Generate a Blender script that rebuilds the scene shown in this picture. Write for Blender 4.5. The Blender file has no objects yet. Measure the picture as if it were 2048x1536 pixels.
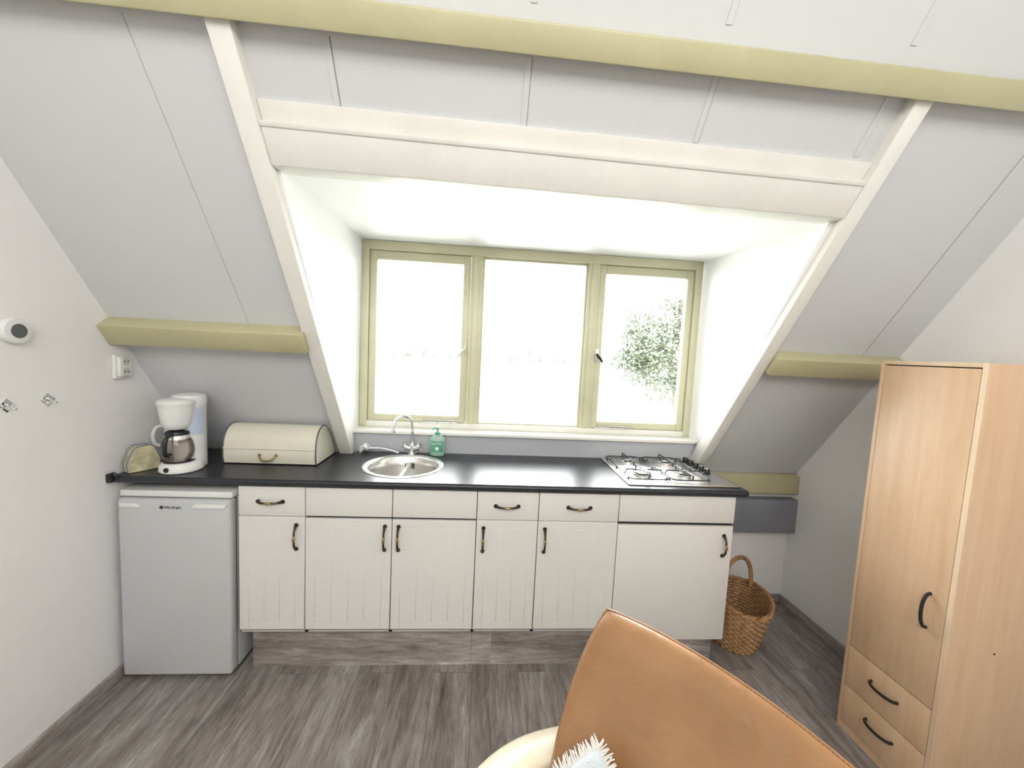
import bpy, bmesh, math, random
import numpy as np
from mathutils import Vector, Matrix
random.seed(7)
sc=bpy.context.scene
try:
    sc.view_settings.view_transform='Standard'; sc.view_settings.look='None'
except Exception: pass

# ---------------------------------------------------------------- constants
XL,XR=-0.5227,3.168
YK=0.56
ZC=0.9707
RA,RB=1.6512,1.4068
def rz(y): return RA-RB*y
NY,NZ=-RB/math.hypot(1,RB),-1/math.hypot(1,RB)      # inward normal of roof slope
SY,SZ=1/math.hypot(1,RB),-RB/math.hypot(1,RB)       # down-slope direction

# ---------------------------------------------------------------- materials
def newmat(name):
    m=bpy.data.materials.new(name); m.use_nodes=True
    nt=m.node_tree; return m,nt,nt.nodes['Principled BSDF']
def paint(name,col,rough=.5,var=.04,scale=6,bump=.0,bscale=60,metal=0,spec=.5,coat=0,trans=0,bdist=.01):
    m,nt,b=newmat(name)
    tc=nt.nodes.new('ShaderNodeTexCoord')
    n=nt.nodes.new('ShaderNodeTexNoise'); n.inputs['Scale'].default_value=scale; n.inputs['Detail'].default_value=4
    nt.links.new(tc.outputs['Object'],n.inputs['Vector'])
    r=nt.nodes.new('ShaderNodeValToRGB')
    r.color_ramp.elements[0].position=.3; r.color_ramp.elements[1].position=.7
    r.color_ramp.elements[0].color=tuple(max(0,c*(1-var)) for c in col)+(1,)
    r.color_ramp.elements[1].color=tuple(min(1,c*(1+var)) for c in col)+(1,)
    nt.links.new(n.outputs['Fac'],r.inputs['Fac']); nt.links.new(r.outputs['Color'],b.inputs['Base Color'])
    b.inputs['Roughness'].default_value=rough; b.inputs['Metallic'].default_value=metal
    b.inputs['Specular IOR Level'].default_value=spec
    b.inputs['Coat Weight'].default_value=coat
    b.inputs['Transmission Weight'].default_value=trans
    if bump>0:
        n2=nt.nodes.new('ShaderNodeTexNoise'); n2.inputs['Scale'].default_value=bscale; n2.inputs['Detail'].default_value=5
        nt.links.new(tc.outputs['Object'],n2.inputs['Vector'])
        bp=nt.nodes.new('ShaderNodeBump'); bp.inputs['Strength'].default_value=bump; bp.inputs['Distance'].default_value=bdist
        nt.links.new(n2.outputs['Fac'],bp.inputs['Height']); nt.links.new(bp.outputs['Normal'],b.inputs['Normal'])
    return m
def plank(name,axis,gain=1.0,planks=True):
    """weathered grey laminate, grain running along axis ('X' or 'Y')"""
    m,nt,b=newmat(name); N=nt.nodes.new; Lk=nt.links.new
    tc=N('ShaderNodeTexCoord'); mp=N('ShaderNodeMapping')
    Lk(tc.outputs['Object'],mp.inputs['Vector'])
    if axis=='Y': mp.inputs['Rotation'].default_value=(0,0,math.pi/2)
    br=N('ShaderNodeTexBrick'); br.inputs['Scale'].default_value=1
    br.inputs['Brick Width'].default_value=1.25; br.inputs['Row Height'].default_value=.185
    br.inputs['Mortar Size'].default_value=.0013 if planks else 0; br.inputs['Mortar Smooth'].default_value=.2
    br.inputs['Color1'].default_value=(0,0,0,1); br.inputs['Color2'].default_value=(1,1,1,1); br.inputs['Mortar'].default_value=(.5,.5,.5,1)
    br.offset=.37
    Lk(mp.outputs['Vector'],br.inputs['Vector'])
    st=N('ShaderNodeMapping'); st.inputs['Scale'].default_value=(1.5,10,10)
    Lk(mp.outputs['Vector'],st.inputs['Vector'])
    add=N('ShaderNodeVectorMath'); add.operation='MULTIPLY_ADD'; add.inputs[1].default_value=(3,7,5)
    Lk(br.outputs['Color'],add.inputs[0]); Lk(st.outputs['Vector'],add.inputs[2])
    n1=N('ShaderNodeTexNoise'); n1.inputs['Scale'].default_value=1.0; n1.inputs['Detail'].default_value=9; n1.inputs['Roughness'].default_value=.68; n1.inputs['Distortion'].default_value=.6
    Lk(add.outputs['Vector'],n1.inputs['Vector'])
    r=N('ShaderNodeValToRGB'); e=r.color_ramp.elements
    G=lambda *c: tuple(x*gain for x in c)+(1,)
    e[0].position=.28; e[0].color=G(.115,.096,.086); e[1].position=.72; e[1].color=G(.58,.555,.54)
    for p,c in ((.42,(.225,.195,.18)),(.53,(.315,.284,.268)),(.62,(.405,.375,.358))):
        q=e.new(p); q.color=G(*c)
    Lk(n1.outputs['Fac'],r.inputs['Fac'])
    n3=N('ShaderNodeTexNoise'); n3.inputs['Scale'].default_value=6; n3.inputs['Detail'].default_value=8; n3.inputs['Roughness'].default_value=.75
    Lk(add.outputs['Vector'],n3.inputs['Vector'])
    r3=N('ShaderNodeValToRGB'); r3.color_ramp.elements[0].position=.36; r3.color_ramp.elements[0].color=(.66,.64,.62,1); r3.color_ramp.elements[1].position=.6; r3.color_ramp.elements[1].color=(1.12,1.12,1.12,1)
    Lk(n3.outputs['Fac'],r3.inputs['Fac'])
    mx=N('ShaderNodeMix'); mx.data_type='RGBA'; mx.blend_type='MULTIPLY'; mx.inputs[0].default_value=1
    Lk(r.outputs['Color'],mx.inputs[6]); Lk(r3.outputs['Color'],mx.inputs[7])
    mo=N('ShaderNodeMix'); mo.data_type='RGBA'; mo.inputs[7].default_value=(.12,.11,.10,1)
    Lk(br.outputs['Fac'],mo.inputs[0]); Lk(mx.outputs[2],mo.inputs[6]); Lk(mo.outputs[2],b.inputs['Base Color'])
    b.inputs['Roughness'].default_value=.45
    bp=N('ShaderNodeBump'); bp.inputs['Strength'].default_value=.15; bp.inputs['Distance'].default_value=.004
    Lk(n3.outputs['Fac'],bp.inputs['Height']); Lk(bp.outputs['Normal'],b.inputs['Normal'])
    return m
def wood(name,c0,c1,rough=.42):
    m,nt,b=newmat(name); N=nt.nodes.new; Lk=nt.links.new
    tc=N('ShaderNodeTexCoord'); mp=N('ShaderNodeMapping'); mp.inputs['Scale'].default_value=(9,9,.8)
    Lk(tc.outputs['Object'],mp.inputs['Vector'])
    n=N('ShaderNodeTexNoise'); n.inputs['Scale'].default_value=3; n.inputs['Detail'].default_value=6; n.inputs['Distortion'].default_value=.5
    Lk(mp.outputs['Vector'],n.inputs['Vector'])
    mp2=N('ShaderNodeMapping'); mp2.inputs['Scale'].default_value=(160,160,14); Lk(tc.outputs['Object'],mp2.inputs['Vector'])
    n2=N('ShaderNodeTexNoise'); n2.inputs['Scale'].default_value=1; n2.inputs['Detail'].default_value=3; Lk(mp2.outputs['Vector'],n2.inputs['Vector'])
    ad=N('ShaderNodeMath'); ad.operation='MULTIPLY_ADD'; ad.inputs[1].default_value=.35; Lk(n2.outputs['Fac'],ad.inputs[0]); Lk(n.outputs['Fac'],ad.inputs[2])
    r=N('ShaderNodeValToRGB'); r.color_ramp.elements[0].position=.45; r.color_ramp.elements[0].color=c0+(1,); r.color_ramp.elements[1].position=.85; r.color_ramp.elements[1].color=c1+(1,)
    Lk(ad.outputs[0],r.inputs['Fac']); Lk(r.outputs['Color'],b.inputs['Base Color']); b.inputs['Roughness'].default_value=rough
    return m
def glassmat(name,tint=(1,1,1),ior=1.45):
    m=bpy.data.materials.new(name); m.use_nodes=True; nt=m.node_tree
    for n in list(nt.nodes): nt.nodes.remove(n)
    o=nt.nodes.new('ShaderNodeOutputMaterial'); t=nt.nodes.new('ShaderNodeBsdfTransparent'); g=nt.nodes.new('ShaderNodeBsdfGlossy')
    t.inputs['Color'].default_value=tint+(1,); g.inputs['Roughness'].default_value=.02
    fr=nt.nodes.new('ShaderNodeFresnel'); fr.inputs['IOR'].default_value=ior
    mx=nt.nodes.new('ShaderNodeMixShader'); nt.links.new(fr.outputs[0],mx.inputs[0]); nt.links.new(t.outputs[0],mx.inputs[1]); nt.links.new(g.outputs[0],mx.inputs[2]); nt.links.new(mx.outputs[0],o.inputs[0])
    return m

WALL=paint('wall_white',(.88,.87,.855),.75,.015,3,.08,90)
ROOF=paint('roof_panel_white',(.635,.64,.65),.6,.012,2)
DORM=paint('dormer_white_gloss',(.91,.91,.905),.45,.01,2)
CREAM=paint('cream_paint',(.80,.785,.72),.4,.03,8,.15,30)
OLIVE=paint('olive_paint',(.50,.47,.28),.38,.05,7,.12,25)
OLIVEW=paint('olive_window_paint',(.61,.595,.41),.35,.04,7)
SEAMD=paint('seam_dark',(.22,.22,.23),.8)
SEAML=paint('seam_soft',(.46,.46,.47),.8)
GREY=paint('grey_paint',(.46,.47,.50),.5,.03)
PIPE=paint('grey_box_metal',(.24,.25,.275),.45,.12,5)
FRONT=paint('cabinet_cream',(.765,.75,.705),.38,.015,3)
CARC=paint('carcass_white',(.62,.60,.56),.5)
GAP=paint('gap_dark',(.02,.02,.02),.8)
GAPM=paint('gap_edge',(.26,.24,.21),.8)
TOP=paint('worktop_black',(.022,.023,.029),.33,.35,160,.10,260,spec=.5,bdist=.0015)
BRONZE=paint('handle_bronze',(.06,.05,.045),.35,.2,20,metal=.8)
BRASS=paint('handle_brass',(.40,.29,.12),.35,.1,20,metal=.9)
STEEL=paint('stainless',(.82,.81,.79),.28,.05,12,metal=1)
CHROME=paint('chrome',(.85,.85,.86),.07,.01,5,metal=1)
BLACK=paint('black_plastic',(.015,.015,.016),.35)
IRON=paint('black_enamel',(.03,.03,.032),.3)
FRIDGE=paint('fridge_white',(.57,.575,.58),.33,.02,2,.05,200,bdist=.001)
WPL=paint('white_plastic',(.80,.80,.78),.3,.02)
BLUEP=paint('blue_plastic',(.50,.58,.70),.25,.05)
COFG=glassmat('carafe_glass',(.80,.76,.72))
WGL=glassmat('window_glass',(.98,.99,.98),1.35)
BREAD=paint('enamel_cream',(.74,.71,.59),.25,.03,5,coat=.3)
FLOORM=plank('laminate_floor','Y',1.0)
PLX=plank('laminate_trim_x','X',1.15,planks=False)
PLY=plank('laminate_trim_y','Y',1.35,planks=False)
BEECH=wood('beech',(.61,.40,.24),(.68,.475,.30))
BEECHE=wood('beech_edge',(.66,.48,.31),(.74,.57,.39))
WICK=wood('wicker',(.28,.14,.055),(.50,.29,.13),.5)
SOAPG=paint('soap_bottle_plastic',(.45,.68,.55),.2,.05,trans=.3)
SOAPP=paint('soap_pump',(.12,.42,.32),.3)
LABEL=paint('soap_label',(.10,.36,.22),.4,.3,40)
TOASTM=paint('napkin_holder_ceramic',(.58,.54,.34),.4,.35,22)
TOASTB=paint('napkin_holder_rim',(.18,.20,.28),.4)
RIMD=paint('bin_rim',(.11,.10,.10),.4)
CUSH=paint('cushion_fabric',(.62,.66,.67),.9,.08,30,.5,300)
FRNG=paint('cushion_fringe',(.84,.82,.76),.9)
LEAF=paint('leaf',(.080,.098,.060),.6,.3,3)
BARK=paint('bark',(.10,.08,.06),.9,.3,10)
GRASS=paint('grass',(.36,.37,.33),.9,.1,.3)
HEDGE=paint('hedge_leaf',(.060,.064,.056),.9,.2,.3)
DISP=paint('thermostat_display',(.12,.13,.13),.2)
TEXTD=paint('print_dark',(.03,.03,.04),.5)
TEXTW=paint('print_white',(.85,.85,.85),.5)
ARMC=wood('pale_wood_arm',(.76,.66,.48),(.84,.75,.58),.3)
def leather():
    m,nt,b=newmat('tan_leather'); N=nt.nodes.new; Lk=nt.links.new
    tc=N('ShaderNodeTexCoord'); n=N('ShaderNodeTexNoise'); n.inputs['Scale'].default_value=5; n.inputs['Detail'].default_value=5; Lk(tc.outputs['Object'],n.inputs['Vector'])
    r=N('ShaderNodeValToRGB'); r.color_ramp.elements[0].position=.3; r.color_ramp.elements[0].color=(.29,.145,.058,1); r.color_ramp.elements[1].position=.7; r.color_ramp.elements[1].color=(.38,.195,.082,1)
    Lk(n.outputs['Fac'],r.inputs['Fac']); Lk(r.outputs['Color'],b.inputs['Base Color'])
    v=N('ShaderNodeTexVoronoi'); v.inputs['Scale'].default_value=420; Lk(tc.outputs['Object'],v.inputs['Vector'])
    w=N('ShaderNodeTexNoise'); w.inputs['Scale'].default_value=9; w.inputs['Detail'].default_value=3; w.inputs['Distortion'].default_value=1.5; Lk(tc.outputs['Object'],w.inputs['Vector'])
    b1=N('ShaderNodeBump'); b1.inputs['Strength'].default_value=.10; b1.inputs['Distance'].default_value=.001; Lk(v.outputs['Distance'],b1.inputs['Height'])
    b2=N('ShaderNodeBump'); b2.inputs['Strength'].default_value=.2; b2.inputs['Distance'].default_value=.02; Lk(w.outputs['Fac'],b2.inputs['Height']); Lk(b1.outputs['Normal'],b2.inputs['Normal'])
    Lk(b2.outputs['Normal'],b.inputs['Normal']); b.inputs['Roughness'].default_value=.34; b.inputs['Coat Weight'].default_value=.25; b.inputs['Coat Roughness'].default_value=.3
    return m
LEATHER=leather()
STITCH=paint('stitch',(.20,.09,.04),.7)

# ---------------------------------------------------------------- builder
class B:
    def __init__(s,name): s.name=name; s.v=[]; s.f=[]; s.m=[]; s.sm=[]; s.mats=[]
    def mi(s,mat):
        if mat not in s.mats: s.mats.append(mat)
        return s.mats.index(mat)
    def raw(s,vs,fs,mat,smooth=False,M=None):
        o=len(s.v); k=s.mi(mat)
        for p in vs:
            p=Vector(p)
            if M is not None: p=M@p
            s.v.append(tuple(p))
        for f in fs: s.f.append([i+o for i in f]); s.m.append(k); s.sm.append(smooth)
    def bm(s,bm,mat,smooth=False,M=None):
        bmesh.ops.recalc_face_normals(bm,faces=bm.faces)
        bm.verts.index_update()
        s.raw([v.co[:] for v in bm.verts],[[v.index for v in f.verts] for f in bm.faces],mat,smooth,M); bm.free()
    def box(s,x0,x1,y0,y1,z0,z1,mat,bev=0,seg=2,M=None):
        bm=bmesh.new(); bmesh.ops.create_cube(bm,size=1)
        for v in bm.verts: v.co=Vector(((x0+x1)/2+v.co.x*(x1-x0),(y0+y1)/2+v.co.y*(y1-y0),(z0+z1)/2+v.co.z*(z1-z0)))
        if bev>0: bmesh.ops.bevel(bm,geom=bm.edges[:],offset=bev,segments=seg,affect='EDGES',profile=.5)
        s.bm(bm,mat,bev>.012,M)
    def prism(s,poly,a0,a1,mat,axis='X',bev=0,M=None,smooth=False):
        def mk(p,a):
            return {'X':(a,p[0],p[1]),'Y':(p[0],a,p[1]),'Z':(p[0],p[1],a)}[axis]
        bm=bmesh.new(); A=[bm.verts.new(mk(p,a0)) for p in poly]; C=[bm.verts.new(mk(p,a1)) for p in poly]; n=len(poly)
        bm.faces.new(A); bm.faces.new(C)
        for i in range(n): bm.faces.new((A[i],A[(i+1)%n],C[(i+1)%n],C[i]))
        bmesh.ops.recalc_face_normals(bm,faces=bm.faces)
        if bev>0: bmesh.ops.bevel(bm,geom=bm.edges[:],offset=bev,segments=2,affect='EDGES',profile=.5)
        s.bm(bm,mat,smooth,M)
    def lathe(s,prof,c,mat,n=40,M=None,sx=1,sy=1):
        vs=[];fs=[]
        for r,z in prof:
            for i in range(n):
                a=2*math.pi*i/n; vs.append((c[0]+r*sx*math.cos(a),c[1]+r*sy*math.sin(a),c[2]+z))
        for k in range(len(prof)-1):
            for i in range(n):
                j=(i+1)%n; fs.append((k*n+i,k*n+j,(k+1)*n+j,(k+1)*n+i))
        s.raw(vs,fs,mat,True,M)
    def tube(s,pts,r,mat,n=8,M=None,closed=False,flat=1.0):
        P=[Vector(p) for p in pts]; m=len(P); R=r if isinstance(r,(list,tuple)) else [r]*m
        vs=[];fs=[];up=None
        for i,p in enumerate(P):
            if closed: t=(P[(i+1)%m]-P[i-1])
            else: t=(P[min(i+1,m-1)]-P[max(i-1,0)])
            t.normalize()
            if up is None:
                up=Vector((0,0,1)) if abs(t.z)<.9 else Vector((1,0,0))
            up=(up-t*up.dot(t)); up.normalize(); sd=t.cross(up)
            for k in range(n):
                a=2*math.pi*k/n; vs.append(p+sd*math.cos(a)*R[i]+up*math.sin(a)*R[i]*flat)
        for i in range(m if closed else m-1):
            i2=(i+1)%m
            for k in range(n):
                k2=(k+1)%n; fs.append((i*n+k,i*n+k2,i2*n+k2,i2*n+k))
        if not closed:
            fs.append(tuple(range(n))[::-1]); fs.append(tuple((m-1)*n+k for k in range(n)))
        s.raw(vs,fs,mat,True,M)
    def cyl(s,p0,p1,r,mat,n=24,r2=None):
        s.tube([p0,p1],[r,r if r2 is None else r2],mat,n)
    def xform(s,fn,start=0):
        s.v=[s.v[i] if i<start else tuple(fn(Vector(s.v[i]))) for i in range(len(s.v))]
    def done(s,autos=True):
        me=bpy.data.meshes.new(s.name); me.from_pydata([tuple(v) for v in s.v],[],s.f); me.update()
        for m in s.mats: me.materials.append(m)
        for p,k,q in zip(me.polygons,s.m,s.sm): p.material_index=k; p.use_smooth=q
        try: me.set_sharp_from_angle(angle=math.radians(40))
        except Exception: pass
        o=bpy.data.objects.new(s.name,me); sc.collection.objects.link(o)
        co=np.array([v.co[:] for v in me.vertices]); c=Vector(((co[:,0].min()+co[:,0].max())/2,(co[:,1].min()+co[:,1].max())/2,co[:,2].min()))
        if s.name.split('_')[0] not in ('wall','floor','ceiling','baseboard'):
            me.transform(Matrix.Translation(-c)); o.location=c
        return o
def text(parent,body,loc,size,mat,rot=(math.pi/2,0,0),name='label_text'):
    cu=bpy.data.curves.new(name,'FONT'); cu.body=body; cu.size=size; cu.align_x='CENTER'; cu.align_y='CENTER'; cu.extrude=.0004
    cu.materials.append(mat); o=bpy.data.objects.new(name,cu); sc.collection.objects.link(o)
    o.rotation_euler=rot; o.parent=parent; o.location=Vector(loc)-parent.location
    return o
def bez(pts,n=8):
    P=[Vector(p) for p in pts]; out=[]
    for i in range(len(P)-1):
        p0=P[max(i-1,0)];p1=P[i];p2=P[i+1];p3=P[min(i+2,len(P)-1)]
        for k in range(n):
            t=k/n; out.append(.5*((2*p1)+(-p0+p2)*t+(2*p0-5*p1+4*p2-p3)*t*t+(-p0+3*p1-3*p2+p3)*t**3))
    out.append(P[-1]); return out

# ---------------------------------------------------------------- room shell
b=B('floor'); b.box(XL-.1,XR+.1,-4.1,YK+.1,-.08,0,FLOORM); b.done()
b=B('wall_left'); b.box(XL-.12,XL,-4.1,YK+.12,0,3.5,WALL); b.done()
b=B('wall_right'); b.box(XR,XR+.12,-4.1,YK+.12,0,3.5,WALL); b.done()
b=B('wall_rear'); b.box(XL,XR,-4.1,-4.0,0,3.4,WALL); b.done()
b=B('wall_knee'); b.box(XL,XR,YK,YK+.1,0,rz(YK)+.02,WALL); b.done()
YT=-1.15
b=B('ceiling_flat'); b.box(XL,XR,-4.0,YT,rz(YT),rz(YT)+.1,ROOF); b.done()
YH=-.415
DL0,DL1,DR0,DR1=.380,.346,2.405,2.47      # dormer cheeks (front/back x)
b=B('ceiling_slope')
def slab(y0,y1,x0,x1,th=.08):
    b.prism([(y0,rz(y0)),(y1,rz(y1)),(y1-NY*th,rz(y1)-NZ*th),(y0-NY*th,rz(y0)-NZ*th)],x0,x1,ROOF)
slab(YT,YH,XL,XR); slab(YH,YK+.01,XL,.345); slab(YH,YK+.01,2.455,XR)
def strip(x,y0,y1,w=.022,d=.004,dark=True,mat=ROOF,dm=SEAMD,dw_=.003):
    q=lambda y,o:(y+NY*o,rz(y)+NZ*o)
    b.prism([q(y0,0),q(y1,0),q(y1,d),q(y0,d)],x-w/2,x+w/2,mat)
    if dark: b.prism([q(y0,0),q(y1,0),q(y1,.0012),q(y0,.0012)],x+w/2,x+w/2+dw_,dm)
for x in (.61,1.20,1.785,2.365): strip(x,-.592,-.49,.018,.003,True,ROOF,SEAMD,.002)
for x in (.62,1.20,1.77,2.35): strip(x,YT,-.66,.018,.003,True,ROOF,SEAML,.002)
strip(.05,-.595,-.01,.02,.0015,True,ROOF,SEAML,.002)
strip(2.965,-.595,0,.002,.0012,True,ROOF,SEAMD,.003)
b.done()

def slope_beam(b,ya,L,p,x0,x1,mat,bev=.006):
    P1=(ya-NY*.02,rz(ya)-NZ*.02); P2=(ya+NY*p,rz(ya)+NZ*p); P3=(P2[0]+SY*L,P2[1]+SZ*L); P4=(P1[0]+SY*L,P1[1]+SZ*L)
    b.prism([P1,P2,P3,P4],x0,x1,mat,bev=bev)
b=B('trim_purlin_upper'); slope_beam(b,-.637,.074,.06,XL,XR,OLIVE)
b.xform(lambda p: Vector((p.x,p.y-.010*(1.3-p.x)/1.8*SY*1.7,p.z+.010*(1.3-p.x)/1.8*1.4))); b.done()
b=B('trim_purlin_middle_left'); slope_beam(b,-.013,.10,.07,XL,.31,OLIVE); b.done()
b=B('trim_purlin_middle_right'); slope_beam(b,-.013,.10,.07,2.49,XR,OLIVE); b.done()
b=B('trim_purlin_lower'); b.prism([(.50,.775),(.50,.885),(.53,.90),(YK,.86),(YK,.775)],2.42,XR,OLIVE,bev=.003); b.done()
b=B('trim_duct_box'); b.box(2.42,XR,.495,YK,.515,.735,PIPE,.004); b.done()
def rafter(name,x0,x1):
    b=B(name); q=lambda y,o:(y+NY*o,rz(y)+NZ*o)
    ye=(RA-.040*math.hypot(1,RB)-ZC)/RB
    b.prism([q(-.605,-.03),q(-.605,.040),(ye,ZC+.0008),(ye+.10,ZC+.0008)],x0,x1,CREAM,bev=.003); b.done()
rafter('trim_rafter_left',.300,.367); rafter('trim_rafter_right',2.430,2.488)
b=B('trim_header')
q=lambda y,o:(y+NY*o,rz(y)+NZ*o)
pb=q(-.382,.033)
b.prism([q(-.452,-.04),q(-.452,.033),pb,(pb[0]+.07,pb[1])],.368,2.429,CREAM,bev=.003)
b.prism([q(-.487,-.01),q(-.487,.012),q(-.450,.012),q(-.450,-.01)],.368,2.429,CREAM,bev=.002)
b.prism([q(-.456,-.01),q(-.456,.037),q(-.447,.037),q(-.447,-.01)],.368,2.429,CREAM,bev=.002)
b.xform(lambda p: Vector((p.x,p.y-.008*(1.75-p.x)/1.4,p.z+.016*(1.75-p.x)/1.4))); b.done()
YW=.61
def cheek(name,xa,xb,th):
    b=B(name)
    pts=[(YH+.005,rz(YH)+.03),(YH+.02,rz(YH+.02)),(.50,rz(.50)),(.50,ZC-.04),(.72,ZC-.04),(.72,2.32),(YH+.005,2.32)]
    fx=lambda y: xa+(xb-xa)*(y-YH)/(YW-YH)
    A=[(fx(y),y,z) for y,z in pts]; C=[(x+th,y,z) for x,y,z in A]; n=len(A)
    b.raw(A+C,[list(range(n)),list(range(n,2*n))[::-1]]+[[i,(i+1)%n,n+(i+1)%n,n+i] for i in range(n)],DORM); b.done()
cheek('wall_dormer_left',DL0,DL1,-.05); cheek('wall_dormer_right',DR0,DR1,.05)
b=B('ceiling_dormer'); b.prism([(-.385,2.175),(.72,2.232),(.72,2.35),(-.385,2.35)],.30,2.50,DORM)
b.xform(lambda p: Vector((p.x,p.y,p.z+(.016*(1.75-p.x)/1.4)*max(0,min(1,(.6-p.y)/1.03))))); b.done()
b=B('wall_backsplash'); b.box(.346,2.47,.5176,.72,ZC-.06,1.082,GREY); b.done()
b=B('trim_window_sill'); b.box(.346,2.47,.497,.66,1.082,1.102,CREAM,.004); b.done()

# ---------------------------------------------------------------- windows
ZB,ZTP=1.102,2.226
b=B('window_1'); y0,y1=YW,YW+.07
x0,x1=.350,2.462
FI=OLIVEW
def frame(xa,xb,za,zb,ya,yb,wl,wr,wb,wt,bev=.003,mb=None):
    b.box(xa,xa+wl,ya,yb,za,zb,FI,bev); b.box(xb-wr,xb,ya,yb,za,zb,FI,bev)
    b.box(xa+wl-.001,xb-wr+.001,ya+.0007,yb-.0007,zb-wt,zb,FI,bev); b.box(xa+wl-.001,xb-wr+.001,ya+.0007,yb-.0007,za,za+wb,mb or FI,bev)
frame(x0,x1,ZB,ZTP,y0,y1,.045,.045,.035,.055,mb=CREAM)
for xa,xb in ((1.000,1.072),(1.728,1.800)):
    b.box(xa,xb,y0+.0014,y1-.0014,ZB+.034,ZTP-.054,FI,.003)
    b.box(xa+.02,xb-.02,y0-.008,y0+.01,ZB+.037,ZTP-.057,FI,.003)
frame(1.071,1.729,ZB+.034,ZTP-.054,y0+.02,y1-.01,.014,.014,.010,.014,.002)
b.box(1.085,1.715,y0+.035,y0+.039,ZB+.043,ZTP-.067,WGL)
for xa,xb,hs in ((.397,.998,1),(1.802,2.415,-1)):
    za,zb=ZB+.037,ZTP-.057; ys=y0+.012
    w=.042
    frame(xa,xb,za,zb,ys,ys+.045,w,w,w,w+.01,.004)
    b.box(xa+w-.002,xb-w+.002,ys+.02,ys+.024,za+w-.002,zb-w-.008,WGL)
    hx=xb-.02 if hs==1 else xa+.012
    hz=1.60
    b.box(hx-.011,hx+.011,ys-.008,ys,hz-.035,hz+.045,OLIVEW if hs==1 else STEEL,.002)
    b.cyl((hx,ys-.005,hz),(hx,ys-.03,hz),.006,STEEL,12)
    if hs==1: b.tube([(hx,ys-.03,hz+.005),(hx-.02,ys-.035,hz-.02),(hx-.035,ys-.035,hz-.045)],[.006,.007,.005],STEEL)
    else: b.tube([(hx-.01,ys-.03,hz+.015),(hx+.012,ys-.035,hz-.01),(hx+.03,ys-.035,hz-.035)],[.008,.009,.006],BLACK)
    sx=xb-.27 if hs==1 else xa+.03
    b.box(sx,sx+.22,ys-.016,ys-.004,za-.002,za+.006,STEEL,.001)
    b.tube([(sx+.01,ys-.02,za+.016),(sx+.13,ys-.022,za+.02),(sx+.24,ys-.018,za+.016)],.004,CHROME)
    for k in (.02,.1,.18): b.cyl((sx+k,ys-.02,za),(sx+k,ys-.02,za+.022),.004,CHROME,8)
b.done()

# ---------------------------------------------------------------- baseboards
b=B('baseboard_left'); b.box(XL,XL+.014,-4,-.0,0,.062,PLY,.003); b.done()
b=B('baseboard_right'); b.box(XR-.014,XR,-4,YK,0,.062,PLY,.003); b.done()
b=B('baseboard_knee'); b.box(2.40,XR-.014,YK-.014,YK,0,.062,PLX,.003); b.done()

# ---------------------------------------------------------------- kitchen cabinets
b=B('kitchen_cabinet')
ZT,ZM,ZBt=.928,.787,.228
units=[(0,.3),(.3,.7),(.7,1.1),(1.1,1.4),(1.4,1.8),(1.8,2.4)]
for x in (0,.292,.692,1.092,1.392,1.792,2.384): b.box(x,x+.016,.0225,.495,.20,.938,CARC)
b.box(.016,2.384,.0225,.495,.20,.216,CARC); b.box(.016,2.384,.485,.495,.216,.80,CARC)
b.box(.001,2.399,.020,.0222,.21,.938,GAPM)
for xa,xb in ((.3,1.1),(1.8,2.4)): b.box(xa+.003,xb-.003,.0185,.0199,ZM-.02,ZM+.01,GAP)
b.box(.001,2.384,.0225,.04,.922,.938,CARC)
def bow_handle(b,p,axis,L=.105):
    h=L/2; prof=[(-h,0),(-h*.86,-.012),(-h*.55,-.024),(0,-.028),(h*.55,-.024),(h*.86,-.012),(h,0)]
    mp=(lambda s,o:(p[0]+s,p[1]+o,p[2])) if axis=='X' else (lambda s,o:(p[0],p[1]+o,p[2]+s))
    b.tube([mp(s,o) for s,o in prof],[.0068,.0065,.0048,.0052,.0048,.0065,.0068],BRONZE,8)
    b.tube([mp(s,-.0288) for s in (-h*.30,-h*.17,0,h*.17,h*.30)],[.002,.0060,.0070,.0060,.002],BRASS,8)
    for e in (-h,h):
        q0=mp(e,-.004); q1=mp(e,.0); b.tube([q0,q1],[.009,.010],BRONZE,12)
def beadfront(b,xa,xb,za,zb,groove):
    g=.0018
    b.box(xa+g,xb-g,0,.019,za,zb,FRONT,.0022)
    if groove:
        m=.045; n=max(2,int(round((xb-xa-2*m)/.075)))
        w=(xb-xa-2*m)/n; d=-.0009; e=.0011
        for i in range(n):
            b.box(xa+m+i*w+e,xa+m+(i+1)*w-e,d,.004,za+.040,zb-.040,FRONT,.0008,1)
        for x0,x1,z0,z1 in ((xa+g+.002,xa+m-e,za+.002,zb-.002),(xb-m+e,xb-g-.002,za+.002,zb-.002),(xa+m-e,xb-m+e,za+.002,za+.038),(xa+m-e,xb-m+e,zb-.038,zb-.002)):
            b.box(x0,x1,d,.004,z0,z1,FRONT,.0008,1)
for i,(xa,xb) in enumerate(units):
    tall=(i in (1,2,5)); last=i==5
    gapz=.008 if tall else .003
    b.box(xa+.0018,xb-.0018,0,.019,ZM+ (.004 if tall else .001),ZT,FRONT,.0025)
    beadfront(b,xa,xb,.168 if last else ZBt,ZM-gapz+(-.004 if last else .001),not last)
for xc in (.145,1.245,1.60): bow_handle(b,(xc,-.002,.858),'X',.11)
for xc in (.262,.668,.732,1.135,1.435): bow_handle(b,(xc,-.004,.69),'Z',.115)
bow_handle(b,(2.352,-.002,.675),'Z',.105)
b.box(.035,1.0995,.05,.066,0,.226,PLX); b.box(1.1005,2.37,.05,.066,0,.226,PLX)
b.box(.035,.05,.066,.5,0,.2,CARC); b.box(2.355,2.37,.066,.5,0,.2,PLX)
b.done()
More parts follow.
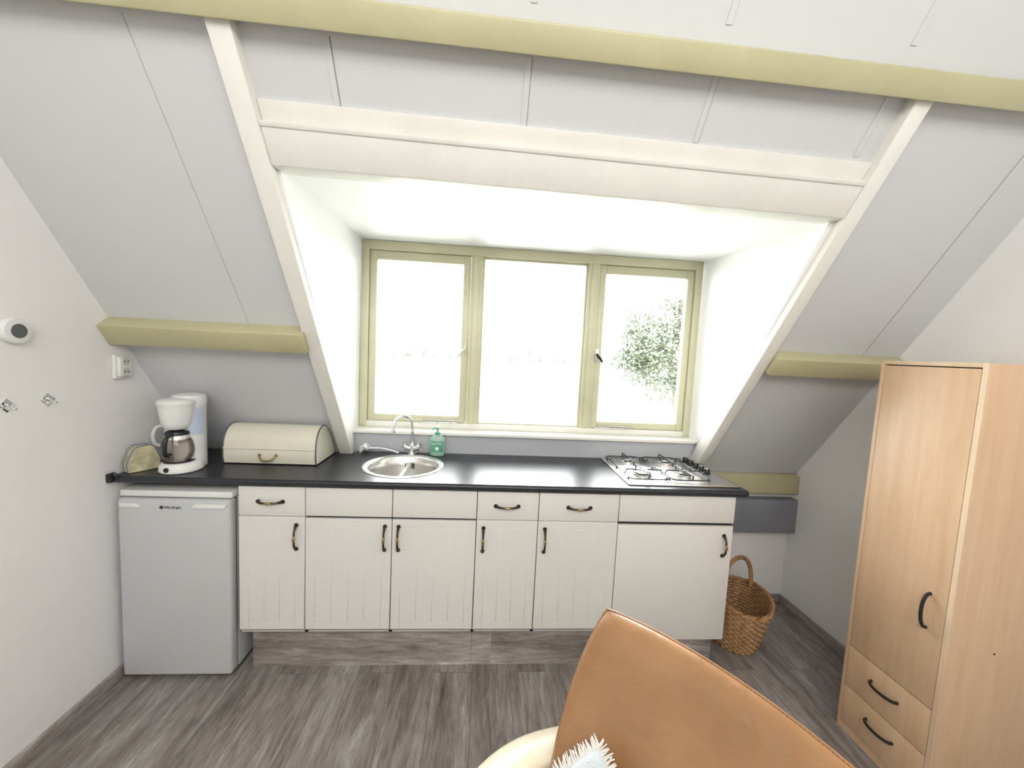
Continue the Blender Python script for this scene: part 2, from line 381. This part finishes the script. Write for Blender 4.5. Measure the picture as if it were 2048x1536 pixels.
# ---------------------------------------------------------------- countertop with sink hole
b=B('countertop')
SXc,SYc,SR=.70,.245,.190
def countertop():
    ya=-.03; h=SR
    def blk(x0,x1,y0,y1): b.box(x0,x1,y0,y1,.9405,ZC,TOP,0)
    bx0,bx1,by0,by1=SXc-.21,SXc+.21,SYc-.21,SYc+.21
    xr0=.378
    n=48
    circ=[(SXc+h*math.cos(2*math.pi*i/n),SYc+h*math.sin(2*math.pi*i/n)) for i in range(n)]
    sq=[]
    for i in range(n):
        a=2*math.pi*i/n; c,s_=math.cos(a),math.sin(a); k=.21/max(abs(c),abs(s_)); sq.append((SXc+c*k,SYc+s_*k))
    for z,fl in ((ZC,0),(.9405,1)):
        vs=[(x,y,z) for x,y in circ]+[(x,y,z) for x,y in sq]
        b.raw(vs,[(i,(i+1)%n,n+(i+1)%n,n+i)[::(1 if fl else -1)] for i in range(n)],TOP)
    blk(-.515,xr0,ya+.006,.475); blk(xr0,bx0,ya+.006,.515); blk(bx1,2.44,ya+.006,.515); blk(bx0,bx1,ya+.006,by0); blk(bx0,bx1,by1,.515)
    b.tube([(-.515,ya+.012,(.9405+ZC)/2),(2.44,ya+.012,(.9405+ZC)/2)],.0151,TOP,16)
countertop(); b.done()
b=B('round_sink')
prof=[(.218,ZC+.0006),(.216,ZC+.004),(.205,ZC+.0045),(.192,ZC+.002),(.184,ZC-.006),(.178,ZC-.05),(.172,ZC-.10),(.160,ZC-.128),(.13,ZC-.142),(.06,ZC-.148),(.042,ZC-.149),(.040,ZC-.155),(.0,ZC-.156)]
prof=[(r*.97,z) for r,z in prof]
b.lathe(prof,(SXc,SYc,0),STEEL,64)
for k in range(6):
    a=math.radians(90+(k-2.5)*3.2); r=.168
    b.box(-.0022,.0022,-.001,.001,-.016,.016,GAP,M=Matrix.Translation((SXc+r*math.cos(a)*1.0,SYc+r*math.sin(a)-.002,ZC-.052))@Matrix.Rotation(a-math.pi/2,4,'Z'))
for k in range(6):
    a=k*math.pi/3; b.cyl((SXc+.022*math.cos(a),SYc+.022*math.sin(a),ZC-.1548),(SXc+.022*math.cos(a),SYc+.022*math.sin(a),ZC-.1525),.006,GAP,10)
b.done()
b=B('kitchen_tap'); tx,ty=.70,.478
b.lathe([(.026,0.0005),(.026,.006),(.018,.012),(.015,.05),(.017,.055),(.012,.065),(0,.066)],(tx,ty,ZC),CHROME,24)
sp=bez([(tx,ty,ZC+.05),(tx,ty,ZC+.15),(tx-.012,ty-.02,ZC+.21),(tx-.045,ty-.06,ZC+.235),(tx-.075,ty-.10,ZC+.215),(tx-.085,ty-.115,ZC+.17),(tx-.085,ty-.115,ZC+.155)],8)
b.tube(sp,.0085,CHROME,14); b.cyl((tx-.085,ty-.115,ZC+.165),(tx-.085,ty-.115,ZC+.148),.011,CHROME,16)
for s_ in (-1,1):
    c=Vector((tx+s_*.045,ty-.012,ZC+.052)); b.tube([(tx,ty,ZC+.035),(tx+s_*.03,ty-.008,ZC+.042)],[.012,.010],CHROME,14)
    b.tube([(tx+s_*.028,ty-.008,ZC+.042),c],[.013,.015],CHROME,14)
    dr=Vector((s_*.9,-.25,.3)).normalized(); u=dr.cross(Vector((0,1,.2))).normalized(); w=dr.cross(u)
    for d in (u,w): b.tube([c-d*.026,c-d*.012,c,c+d*.012,c+d*.026],[.006,.0045,.006,.0045,.006],CHROME,10)
b.done()
b=B('dish_brush')
hp=bez([(.455,.478,ZC+.028),(.52,.475,ZC+.03),(.58,.470,ZC+.02),(.625,.466,ZC+.008)],5)
b.tube(hp,[.006]*4+[.005]*(len(hp)-4),WPL,8)
b.lathe([(0,.012),(.02,.012),(.024,.0),(.02,-.008),(0,-.009)],(0,0,0),WPL,20,M=Matrix.Translation((.435,.478,ZC+.036))@Matrix.Rotation(.9,4,'Y'))
for i in range(70):
    a=random.random()*6.28; r=random.random()**.5*.022
    p=Vector((.425,.478,ZC+.030))+Vector((0,r*math.cos(a),r*math.sin(a)*.7)); d=Vector((-.022,r*math.cos(a)*.5,r*math.sin(a)*.5-.008)); b.tube([p,p+d],.0011,WPL,4)
b.done()
b=B('soap_bottle'); bx,by=.848,.468
b.lathe([(0,0.001),(.040,.001),(.043,.008),(.043,.09),(.040,.105),(.024,.120),(.014,.124),(.0135,.13)],(bx,by,ZC),SOAPG,32,sx=1,sy=.6)
b.lathe([(.015,.124),(.0155,.140),(.008,.143),(.005,.146),(.005,.160),(.011,.161),(.011,.168),(0,.170)],(bx,by,ZC),SOAPP,20)
b.tube([(bx,by,ZC+.164),(bx-.018,by-.02,ZC+.166),(bx-.026,by-.03,ZC+.160)],[.006,.005,.004],SOAPP,8)
vs=[];N_=12
for z in (.024,.088):
    for i in range(N_+1):
        a=math.radians(-90-52+104*i/N_); vs.append((bx+.0438*math.cos(a),by+.0438*.6*math.sin(a)-.0006,ZC+z))
b.raw(vs,[(i,i+1,N_+2+i,N_+1+i) for i in range(N_)],LABEL,True)
b.lathe([(0,0),(.010,0),(.010,.0008),(0,.0009)],(0,0,0),TEXTW,16,M=Matrix.Translation((bx+.002,by-.0268,ZC+.045))@Matrix.Rotation(math.pi/2,4,'X'))
o=b.done(); text(o,'SOLMAVIE',(bx,by-.0285,ZC+.074),.0125,TEXTW)

# ---------------------------------------------------------------- gas hob
b=B('gas_hob'); hx0,hx1,hy0,hy1=1.845,2.425,.015,.505
b.box(hx0,hx1,hy0,hy1,ZC+.0005,ZC+.007,STEEL,.003); b.box(hx0+.012,hx1-.012,hy0+.012,hy1-.012,ZC+.005,ZC+.0095,STEEL,.002)
burn=[(1.965,.145,.048),(2.195,.145,.036),(1.975,.385,.036),(2.205,.385,.042)]
for x,y,r in burn:
    b.lathe([(r*1.25,.0095),(r*1.2,.013),(r*1.02,.014),(r*1.0,.024),(r*.9,.026)],(x,y,ZC),STEEL,28)
    b.lathe([(r*.92,.025),(r*.90,.031),(r*.7,.034),(0,.035)],(x,y,ZC),IRON,28)
for x0,x1 in ((1.87,2.075),(2.09,2.30)):
    zz=ZC+.044
    rr=.03; pth=[]
    for cx_,cy_,a0 in ((x1-rr,.05+rr,-90),(x1-rr,.485-rr,0),(x0+rr,.485-rr,90),(x0+rr,.05+rr,180)):
        for k in range(5): a=math.radians(a0+k*22.5); pth.append((cx_+rr*math.cos(a),cy_+rr*math.sin(a),ZC+.022))
    b.tube(pth,.0036,IRON,8,closed=True)
    for x,y,r in burn:
        if x0<x<x1:
            for dx,dy in ((1,0),(-1,0),(0,1),(0,-1)):
                ex=(x1 if dx>0 else x0) if dx else x
                if dx: p=[(ex,y,ZC+.022),(ex-dx*.008,y,zz),(x+dx*.028,y,zz)]
                else:
                    ey=y+dy*.095; p=[(x,ey,ZC+.022),(x,ey-dy*.004,zz),(x,y+dy*.028,zz)]
                b.tube(p,.0036,IRON,8)
    for x in (x0,x1):
        for y in (.09,.27,.45): b.cyl((x,y,ZC+.009),(x,y,ZC+.022),.005,IRON,8)
for k in range(5):
    y=.215+k*.058; b.lathe([(.021,.0095),(.021,.013),(.017,.015),(.0155,.034),(.013,.037),(0,.037)],(2.362,y,ZC),BLACK,20)
    b.box(2.360,2.364,y-.014,y+.014,ZC+.036,ZC+.040,STEEL)
b.done()

# ---------------------------------------------------------------- fridge
b=B('mini_fridge'); fx0,fx1=-.500,-.018; FZ=.902
b.box(fx0+.006,fx1-.004,.035,.50,.02,FZ-.035,FRIDGE,.004)
b.box(fx0,fx1,-.012,.51,FZ-.030,FZ,WPL,.006)
b.box(fx0+.001,fx1-.001,-.030,.028,.022,FZ-.034,FRIDGE,.014,4)
b.box(fx0+.01,fx1-.01,.026,.036,.03,FZ-.04,GAP)
b.prism([(fx0+.012,FZ-.052),(fx0+.09,FZ-.052),(fx0+.105,FZ-.072),(fx0+.02,FZ-.072)],-.036,-.028,WPL,'Y',bev=.003)
b.prism([(fx1-.012,FZ-.052),(fx1-.15,FZ-.052),(fx1-.165,FZ-.072),(fx1-.02,FZ-.072)],-.036,-.028,WPL,'Y',bev=.003)
b.lathe([(0,0),(.008,0),(.008,.0012),(0,.0014)],(0,0,0),TEXTD,20,M=Matrix.Translation((-.310,-.0305,FZ-.070))@Matrix.Rotation(math.pi/2,4,'X'))
for x in (fx0+.05,fx1-.05):
    for y in (.03,.45): b.cyl((x,y,0),(x,y,.022),.016,BLACK,12)
o=b.done(); text(o,'Mila Bright',(-.262,-.0312,FZ-.070),.0165,TEXTD)

# ---------------------------------------------------------------- bread bin
b=B('bread_bin')
pr=[(.195,.0),(.190,.03),(.190,.07),(.197,.115),(.215,.153),(.245,.178),(.280,.187),(.315,.180),(.355,.143),(.41,.075),(.435,.03),(.435,.0)]
P_=[(p.x,p.y) for p in bez([(a,c,0) for a,c in pr[:9]],4)]+pr[9:]
P_=[(y,ZC+.006+z) for y,z in P_]
x0,x1=-.182,.264
b.prism(P_,x0,x1,BREAD,smooth=True)
for x in (x0-.003,x1+.003):
    b.tube([(x,y,z) for y,z in P_],.0040,RIMD,8,closed=True)
b.prism(P_,x1+.001,x1+.006,BREAD); b.prism(P_,x0-.006,x0-.001,BREAD)
b.tube([(x0,.188,ZC+.082),(x1,.188,ZC+.082)],.003,BREAD,6)
hc=.032
b.tube(bez([(hc-.04,.186,ZC+.048),(hc-.025,.172,ZC+.030),(hc,.168,ZC+.026),(hc+.025,.172,ZC+.030),(hc+.04,.186,ZC+.048)],4),.0042,BRASS,8)
for x in (hc-.04,hc+.04): b.lathe([(0,0),(.009,0),(.007,.004),(0,.005)],(0,0,0),BRASS,12,M=Matrix.Translation((x,.190,ZC+.05))@Matrix.Rotation(math.pi/2,4,'X'))
for x in (-.155,.23):
    for y in (.23,.40): b.cyl((x,y,ZC+.0003),(x,y,ZC+.008),.01,BLACK,10)
b.done()

# ---------------------------------------------------------------- coffee maker
b=B('coffee_maker'); cx,cy=-.303,.105
b.lathe([(0,.001),(.080,.001),(.084,.006),(.082,.030),(.075,.042),(.064,.046),(0,.046)],(cx,cy-.02,ZC),WPL,40,sx=1,sy=1.05)
b.lathe([(.060,.046),(.060,.050),(0,.050)],(cx-.004,cy-.030,ZC),BLACK,32)
rx,ry=cx-.006,cy+.042
b.lathe([(0,.002),(.066,.002),(.068,.01),(.066,.30),(.069,.308),(.069,.338),(.064,.350),(.040,.357),(0,.359)],(rx,ry,ZC),WPL,40)
vs=[];N_=10
for z in (.165,.292):
    for i in range(N_+1):
        a=math.radians(-60+58*i/N_); vs.append((rx+.0695*math.cos(a),ry+.0695*math.sin(a),ZC+z))
b.raw(vs,[(i,i+1,N_+2+i,N_+1+i) for i in range(N_)],BLUEP,True)
b.lathe([(0,.198),(.042,.198),(.050,.205),(.058,.225),(.067,.285),(.070,.312),(.073,.318),(.073,.326),(.067,.334),(.045,.341),(0,.343)],(cx-.016,cy-.024,ZC),WPL,40)
b.box(cx-.100,cx-.078,cy-.036,cy-.018,ZC+.300,ZC+.307,WPL,.003)
kx,ky=cx-.008,cy-.034
b.lathe([(.0,.053),(.048,.053),(.057,.062),(.063,.085),(.063,.115),(.055,.145),(.045,.165),(.043,.178)],(kx,ky,ZC),COFG,40)
b.lathe([(.046,.165),(.0475,.180),(.043,.188),(.02,.194),(0,.195)],(kx,ky,ZC),BLACK,32)
b.lathe([(.047,.150),(.0505,.152),(.047,.172),(.045,.172)],(kx,ky,ZC),STEEL,32)
b.tube(bez([(kx+.008,ky-.044,ZC+.178),(kx+.012,ky-.078,ZC+.172),(kx+.012,ky-.09,ZC+.14),(kx+.011,ky-.088,ZC+.10),(kx+.008,ky-.068,ZC+.082)],5),.009,BLACK,10)
b.lathe([(0,0),(.011,0),(.011,.004),(0,.005)],(0,0,0),BLACK,20,M=Matrix.Translation((cx-.005,cy-.106,ZC+.022))@Matrix.Rotation(math.pi/2,4,'X'))
b.done()
b=B('electric_kettle'); kx,ky=-.432,.222
b.lathe([(0,.001),(.048,.001),(.050,.02),(.046,.03),(.048,.05),(.045,.13),(.040,.175),(.034,.184),(0,.192)],(kx,ky,ZC),WPL,32)
b.tube(bez([(kx-.025,ky-.025,ZC+.180),(kx-.045,ky-.048,ZC+.182),(kx-.056,ky-.062,ZC+.15),(kx-.053,ky-.058,ZC+.10),(kx-.034,ky-.032,ZC+.08)],5),.008,WPL,10)
b.done()
b=B('napkin_holder')
MH=Matrix.Translation((-.462,.062,ZC+.001))@Matrix.Rotation(1.05,4,'Z')
def plate(y,tilt):
    pts=[]
    for i in range(25):
        a=math.pi*i/24; r=.058*(1+.05*math.cos(6*a)); pts.append((r*math.cos(a),.035+r*1.4*math.sin(a)))
    pts=[(.056,0)]+pts+[(-.056,0)]
    M=MH@Matrix.Translation((0,y,.004))@Matrix.Rotation(tilt,4,'X')
    b.prism(pts,-.003,.003,TOASTM,'Y',M=M); b.tube([(x,0,z) for x,z in pts],.0036,TOASTB,6,M=M,closed=True)
plate(-.016,.06); plate(.016,-.06)
b.box(-.056,.056,-.022,.022,0.0,.010,TOASTM,.002,M=MH)
b.done()
b=B('power_cable'); b.tube(bez([(-.372,.165,ZC+.006),(-.385,.158,ZC+.03),(-.40,.150,ZC+.05),(-.43,.145,ZC+.055),(-.465,.150,ZC+.03),(-.495,.158,ZC+.007)],6),.0035,BLACK,8)
b.done()
b=B('cable_clip'); b.box(-.521,-.500,-.052,-.034,.945,.985,BLACK,.004); b.tube([(-.515,-.045,.98),(-.49,-.05,.992),(-.47,-.046,.982)],.004,BLACK,8); b.done()

# ---------------------------------------------------------------- things on left wall
b=B('thermostat')
MX=Matrix.Translation((XL,-.365,1.592))@Matrix.Rotation(math.pi/2,4,'Y')
b.lathe([(.040,0),(.044,.004),(.044,.020),(.041,.026),(.024,.028)],(0,0,0),WPL,40,M=MX); b.lathe([(.025,.0275),(.024,.029),(0,.0292)],(0,0,0),DISP,32,M=MX); b.done()
b=B('double_socket')
z0,z1=1.398,1.507
b.box(XL,XL+.016,-.006,.074,z0,z1,WPL,.006,3); b.box(XL+.015,XL+.03,.002,.066,z0+.01,z1-.01,WPL,.006,3)
for z in (1.43,1.476):
    b.lathe([(.019,.0),(.019,.0012),(.017,.0012),(0,.0006)],(0,0,0),CARC,24,M=Matrix.Translation((XL+.0298,.034,z))@Matrix.Rotation(math.pi/2,4,'Y'))
    for d in (-.008,.008): b.cyl((XL+.030,.034+d,z),(XL+.0318,.034+d,z),.003,GAP,8)
b.done()
for y,z in ((-.39,1.335),(-.262,1.34)):
    b=B('wall_hook'); M=Matrix.Translation((XL,y,z))@Matrix.Rotation(math.pi/4,4,'X')
    b.box(0,.003,-.018,.018,-.018,.018,CHROME,.001,M=M)
    b.tube(bez([(XL+.003,y,z+.004),(XL+.018,y,z-.006),(XL+.024,y,z-.016),(XL+.034,y,z-.008)],4),.003,CHROME,8); b.cyl((XL+.002,y,z+.004),(XL+.006,y,z+.004),.006,CHROME,12); b.done()

# ---------------------------------------------------------------- wardrobe
b=B('wardrobe'); wx,wy0,wy1,wz=2.765,-.655,-.300,1.643
t=.016; XB=XR-.016
b.box(wx,XB,wy0,wy0+t,0,wz-.0,BEECH,.001); b.box(wx,XB,wy1-t,wy1,0,wz,BEECH,.001)
b.box(wx,XB,wy0+t,wy1-t,wz-t,wz,BEECHE,.001); b.box(wx+.02,XB,wy0+t,wy1-t,.03,.045,BEECH)
b.box(wx+.015,wx+.02,wy0+t,wy1-t,.04,wz-t,GAP); b.box(XB-.006,XB,wy0+t,wy1-t,.04,wz-t,BEECH)
b.box(wx+.004,wx+.018,wy0+t,wy1-t,0,.035,BEECH)
g=.002; ya,yb=wy0+t+g,wy1-t-g
b.box(wx-.001,wx+.015,ya,yb,.392,wz-t-.004,BEECH,.0012)
b.box(wx-.001,wx+.015,ya,yb,.212,.388,BEECH,.0012); b.box(wx-.001,wx+.015,ya,yb,.038,.208,BEECH,.0012)
b.box(wx-.0004,wx+.001,wy0,wy0+t,0,wz,BEECHE)
def bow(c,axis,L):
    h=L/2; pr=[(-h,0),(-h*.9,-.016),(-h*.5,-.027),(0,-.030),(h*.5,-.027),(h*.9,-.016),(h,0)]
    mp=(lambda s,o:(c[0]+o,c[1]+s,c[2])) if axis=='Y' else (lambda s,o:(c[0]+o,c[1],c[2]+s))
    b.tube(bez([mp(s,o) for s,o in pr],4),.0052,BLACK,8,flat=1.2)
bow((wx,-.585,.735),'Z',.13); bow((wx,-.478,.315),'Y',.105); bow((wx,-.478,.145),'Y',.105)
b.cyl((2.95,wy0-.0006,.62),(2.95,wy0+.001,.62),.004,GAP,10)
b.done()

# ---------------------------------------------------------------- wicker basket
b=B('wicker_basket'); bx,by=2.605,.225
H=.27; nr=17; ns=22
def rr_(t): return .118+.062*t**.8
for k in range(nr):
    t=k/(nr-1); z=.012+t*H*.97; pts=[]; n=ns*4
    for i in range(n):
        a=2*math.pi*i/n; wv=.0045*math.cos(ns*a/1.0+ (math.pi if k%2 else 0)); r=rr_(t)+wv
        pts.append((bx+r*math.cos(a)*.92,by+r*math.sin(a)*1.12,z+ .018*t*math.cos(2*a)))
    b.tube(pts,.0085,WICK,6,closed=True)
for i in range(ns*2):
    a=math.pi*i/ns
    b.tube([(bx+rr_(t)*math.cos(a)*.92,by+rr_(t)*math.sin(a)*1.12,.008+t*H) for t in (0,.25,.5,.75,1)],.0035,WICK,5)
for ph in (0,math.pi/2,math.pi):
    pts=[]
    for i in range(120):
        a=2*math.pi*i/120; r=.182+.007*math.cos(14*a+ph); pts.append((bx+r*math.cos(a)*.92,by+r*math.sin(a)*1.12,H+.010+.018*math.cos(2*a)+.007*math.sin(14*a+ph)))
    b.tube(pts,.0065,WICK,6,closed=True)
b.lathe([(0,.006),(.115,.006),(.115,.012),(0,.013)],(bx,by,0),WICK,32,sx=.92,sy=1.12)
for ph in (0,2.1,4.2):
    pts=[]
    for i in range(60):
        a=math.pi*i/59; c=math.cos(a)*.165
        pts.append((bx+c*.80+.006*math.cos(a*14+ph),by+c*.35,H+.02+.20*math.sin(a)**.85+.006*math.sin(a*14+ph)))
    b.tube(pts,.0075,WICK,6)
b.done()

# ---------------------------------------------------------------- leather armchair
b=B('leather_armchair')
A_=Vector((1.560,-.650,.840)); C_=Vector((1.985,-1.225,.805)); dw=(C_-A_); dw.z=0; W=dw.length/2+.03; dw.normalize()
nrm=Vector((dw.y,-dw.x,0))
if nrm.x>0: nrm=-nrm
lean=(Vector((0,0,1))-nrm*.62).normalized(); fn=(nrm+Vector((0,0,.62))).normalized()
Hh=.30; ctr=(A_+C_)/2-lean*Hh
nu,nv=48,40
def bk(a,c,side):
    k=.22
    x=a*math.sqrt(1-k*c*c) ; y=c*math.sqrt(1-k*a*a)
    th=.05*(max(0,1-abs(a)**5)**.5)*(max(0,1-abs(c)**5)**.5)
    w=1+.05*(c-1)
    wr=.0
    if side>0:
        g_=math.exp(-((y-.70)**2)/.05)*math.exp(-((x-.15)**2)/.16)
        wr=-.0045*abs(math.sin(17*(x*.9+y*.35)+1.5*math.sin(4*y)))**3*g_
    P=ctr+dw*(x*W*w)+lean*(y*Hh)+fn*(side*(th*(1.15 if side>0 else 1))+wr+.05*x*x+.03*y*y-.02)
    P.z-=.02*(x+1)
    return P
for side in (1,-1):
    vs=[];fs=[]
    nu2,nv2=(96,72) if side>0 else (nu,nv)
    for j in range(nv2+1):
        for i in range(nu2+1):
            a=math.sin((-1+2*i/nu2)*math.pi/2); c=math.sin((-1+2*j/nv2)*math.pi/2); vs.append(bk(a,c,side))
    for j in range(nv2):
        for i in range(nu2):
            q=j*(nu2+1)+i; f=(q,q+1,q+nu2+2,q+nu2+1); fs.append(f if side<0 else f[::-1])
    b.raw(vs,fs,LEATHER,True)
rim=[]
for i in range(121):
    t=i/120
    if t<.333: a,c=-1,-1+2*t*3
    elif t<.667: a,c=-1+2*(t-.333)*3,1
    else: a,c=1,1-2*(t-.667)*3
    a=max(-1,min(1,a));c=max(-1,min(1,c)); rim.append(bk(a,c,1))
b.tube(rim,.005,LEATHER,8)
for i in range(len(rim)-1):
    for k in (0,.5):
        p=rim[i].lerp(rim[i+1],k)+fn*.006; dd=(rim[i+1]-rim[i])*.25; b.tube([p-dd*.5,p+dd*.5],.0014,STITCH,4)
sc_=ctr-lean*.17+nrm*.30; sc_.z=.37
fwd=nrm
def seatP(a,c,side):
    k=.25; x=a*math.sqrt(1-k*c*c); y=c*math.sqrt(1-k*a*a)
    th=.07*(max(0,1-abs(a)**4)**.5)*(max(0,1-abs(c)**4)**.5)
    return sc_+dw*(x*.27)+fwd*(y*.28)+Vector((0,0,side*th))
for side in (1,-1):
    vs=[];fs=[]
    for j in range(25):
        for i in range(25):
            vs.append(seatP(math.sin((-1+i/12)*math.pi/2),math.sin((-1+j/12)*math.pi/2),side))
    for j in range(24):
        for i in range(24):
            q=j*25+i; f=(q,q+1,q+26,q+25); fs.append(f if side<0 else f[::-1])
    b.raw(vs,fs,LEATHER,True)
for sgn in (-1,1):
    o_=ctr+dw*(sgn*(W-.02))-lean*.02
    base=Vector((o_.x,o_.y,.395))
    pts=bez([base-nrm*.06,base+nrm*.12+dw*(sgn*.06),base+nrm*.28+dw*(sgn*.06),base+nrm*.42+dw*(sgn*.0)],8)
    n=len(pts); b.tube(pts,[.05*math.sin(math.pi*min(1,(i+1.5)/(n+1.5)))**.4+.012 for i in range(n)],ARMC,20,flat=.32)
    b.tube([pts[6],pts[6]+Vector((0,0,-.09))-dw*(sgn*.05)],[.02,.02],CHROME,12); b.tube([pts[-8],pts[-8]+Vector((0,0,-.09))-dw*(sgn*.05)],[.02,.02],CHROME,12)
b.cyl((sc_.x,sc_.y,.03),(sc_.x,sc_.y,.33),.03,CHROME,24)
for k in range(5):
    a=2*math.pi*k/5+.3; b.tube([(sc_.x,sc_.y,.06),(sc_.x+.15*math.cos(a),sc_.y+.15*math.sin(a),.04),(sc_.x+.29*math.cos(a),sc_.y+.29*math.sin(a),.018)],[.022,.019,.014],CHROME,10)
b.done()
b=B('fringed_cushion')
cc=Vector((1.412,-.985,.520))
cn=fn; al=math.radians(58); u=(dw*math.cos(al)+lean*math.sin(al)).normalized(); v=(-dw*math.sin(al)+lean*math.cos(al)).normalized(); s_=.075
for side in (1,-1):
    vs=[];fs=[]
    for j in range(17):
        for i in range(17):
            a=-1+i/8; c=-1+j/8; th=.035*(max(0,(1-a*a)*(1-c*c)))**.45
            vs.append(cc+u*(a*s_)+v*(c*s_)+cn*(side*th))
    for j in range(16):
        for i in range(16):
            q=j*17+i; f=(q,q+1,q+18,q+17); fs.append(f if side<0 else f[::-1])
    b.raw(vs,fs,CUSH,True)
for e in range(4):
    for i in range(46):
        t=-1+2*i/45
        p,d=[(cc+u*(t*s_)+v*s_,v),(cc+u*(t*s_)-v*s_,-v),(cc+v*(t*s_)+u*s_,u),(cc+v*(t*s_)-u*s_,-u)][e]
        j=Vector((random.uniform(-1,1),random.uniform(-1,1),random.uniform(-1,1)))*.006
        b.tube([p-d*.004,p+d*.010+j*.4,p+d*.022+j],[.0022,.002,.0014],FRNG,5)
b.done()

# ---------------------------------------------------------------- outdoors
b=B('ground_outside'); b.raw([(-220,1.2,-2.7),(260,1.2,-2.7),(260,260,-2.7),(-220,260,-2.7)],[(0,1,2,3)],GRASS); b.done()
b=B('hedge_row')
for i in range(260):
    x=-130+i*1.2+random.uniform(-.8,.8); h=random.uniform(5.0,7.0)+(random.random()<.12)*random.uniform(1,4)*math.exp(-((x-18)/14)**2); r=random.uniform(1.6,3.4)
    bm=bmesh.new(); bmesh.ops.create_icosphere(bm,subdivisions=2,radius=1)
    for v_ in bm.verts:
        n_=v_.co.copy(); v_.co=Vector((x+n_.x*r*(1+random.uniform(-.3,.3)),170+n_.y*r,-2.7+n_.z*h*(1+random.uniform(-.12,.12))))
    b.bm(bm,HEDGE,False)
b.done()
b=B('garden_tree')
tc_=Vector((7.65,11.0,2.1))
b.tube([(7.65,11,-2.7),(7.7,11,-.8),(7.6,11.05,1.0),(7.65,11,2.4)],[.2,.16,.12,.05],BARK,10)
blobs=[]
for i in range(95):
    d=Vector((random.gauss(0,1),random.gauss(0,1),random.gauss(0,1))).normalized(); blobs.append((Vector((d.x*2.0,d.y*1.7,d.z*2.1))*random.uniform(.3,.95),random.uniform(.4,.65)))
for c1,r in blobs:
    c0=tc_+c1
    b.tube([tc_-Vector((0,0,1.0)),tc_+c1*.5+Vector((0,0,-.2)),c0],[.05,.03,.012],BARK,5)
    for k in range(200):
        d=Vector((random.gauss(0,1),random.gauss(0,1),random.gauss(0,1))).normalized()*r*random.uniform(.6,1.05); p=c0+d
        a_=Vector((random.gauss(0,1),random.gauss(0,1),random.gauss(0,1))).normalized(); b_=a_.orthogonal().normalized(); L=.068
        b.raw([p-a_*L,p+b_*L*.55,p+a_*L,p-b_*L*.55],[(0,1,2,3)],LEAF)
b.done()

# ---------------------------------------------------------------- lights
w=bpy.data.worlds.new('World'); sc.world=w; w.use_nodes=True
bg=w.node_tree.nodes['Background']; bg.inputs['Color'].default_value=(.97,.98,1.0,1); bg.inputs['Strength'].default_value=23.0
def area(name,loc,rot,sx,sy,power,col=(1,1,1),portal=False):
    l=bpy.data.lights.new(name,'AREA'); l.shape='RECTANGLE'; l.size=sx; l.size_y=sy; l.energy=power; l.color=col
    o=bpy.data.objects.new(name,l); sc.collection.objects.link(o); o.location=loc; o.rotation_euler=rot
    if portal: l.cycles.is_portal=True
    return o
area('window_portal',(1.41,.74,1.66),(math.radians(-90),0,0),2.1,1.15,1,portal=True)
area('room_fill',(1.3,-3.1,2.75),(math.radians(72),0,0),2.6,1.0,60,(1,.98,.95))  # added soft fill from behind the camera, not a fixture of the room
# ---------------------------------------------------------------- camera
f=785.9388;y_,t_,r_=.0719,.0829,.0489
F=Vector((math.sin(y_)*math.cos(t_),math.cos(y_)*math.cos(t_),-math.sin(t_)))
R0=Vector((math.cos(y_),-math.sin(y_),0)); U0=R0.cross(F)
R=math.cos(r_)*R0+math.sin(r_)*U0; U=-math.sin(r_)*R0+math.cos(r_)*U0
cam=bpy.data.cameras.new('camera'); co=bpy.data.objects.new('camera',cam); sc.collection.objects.link(co)
cam.sensor_fit='HORIZONTAL'; cam.sensor_width=36; cam.lens=f*36/2048; cam.clip_start=.02; cam.clip_end=500
M=Matrix(((R.x,U.x,-F.x,1.1068),(R.y,U.y,-F.y,-1.8408),(R.z,U.z,-F.z,1.6050),(0,0,0,1)))
co.matrix_world=M
sc.camera=co
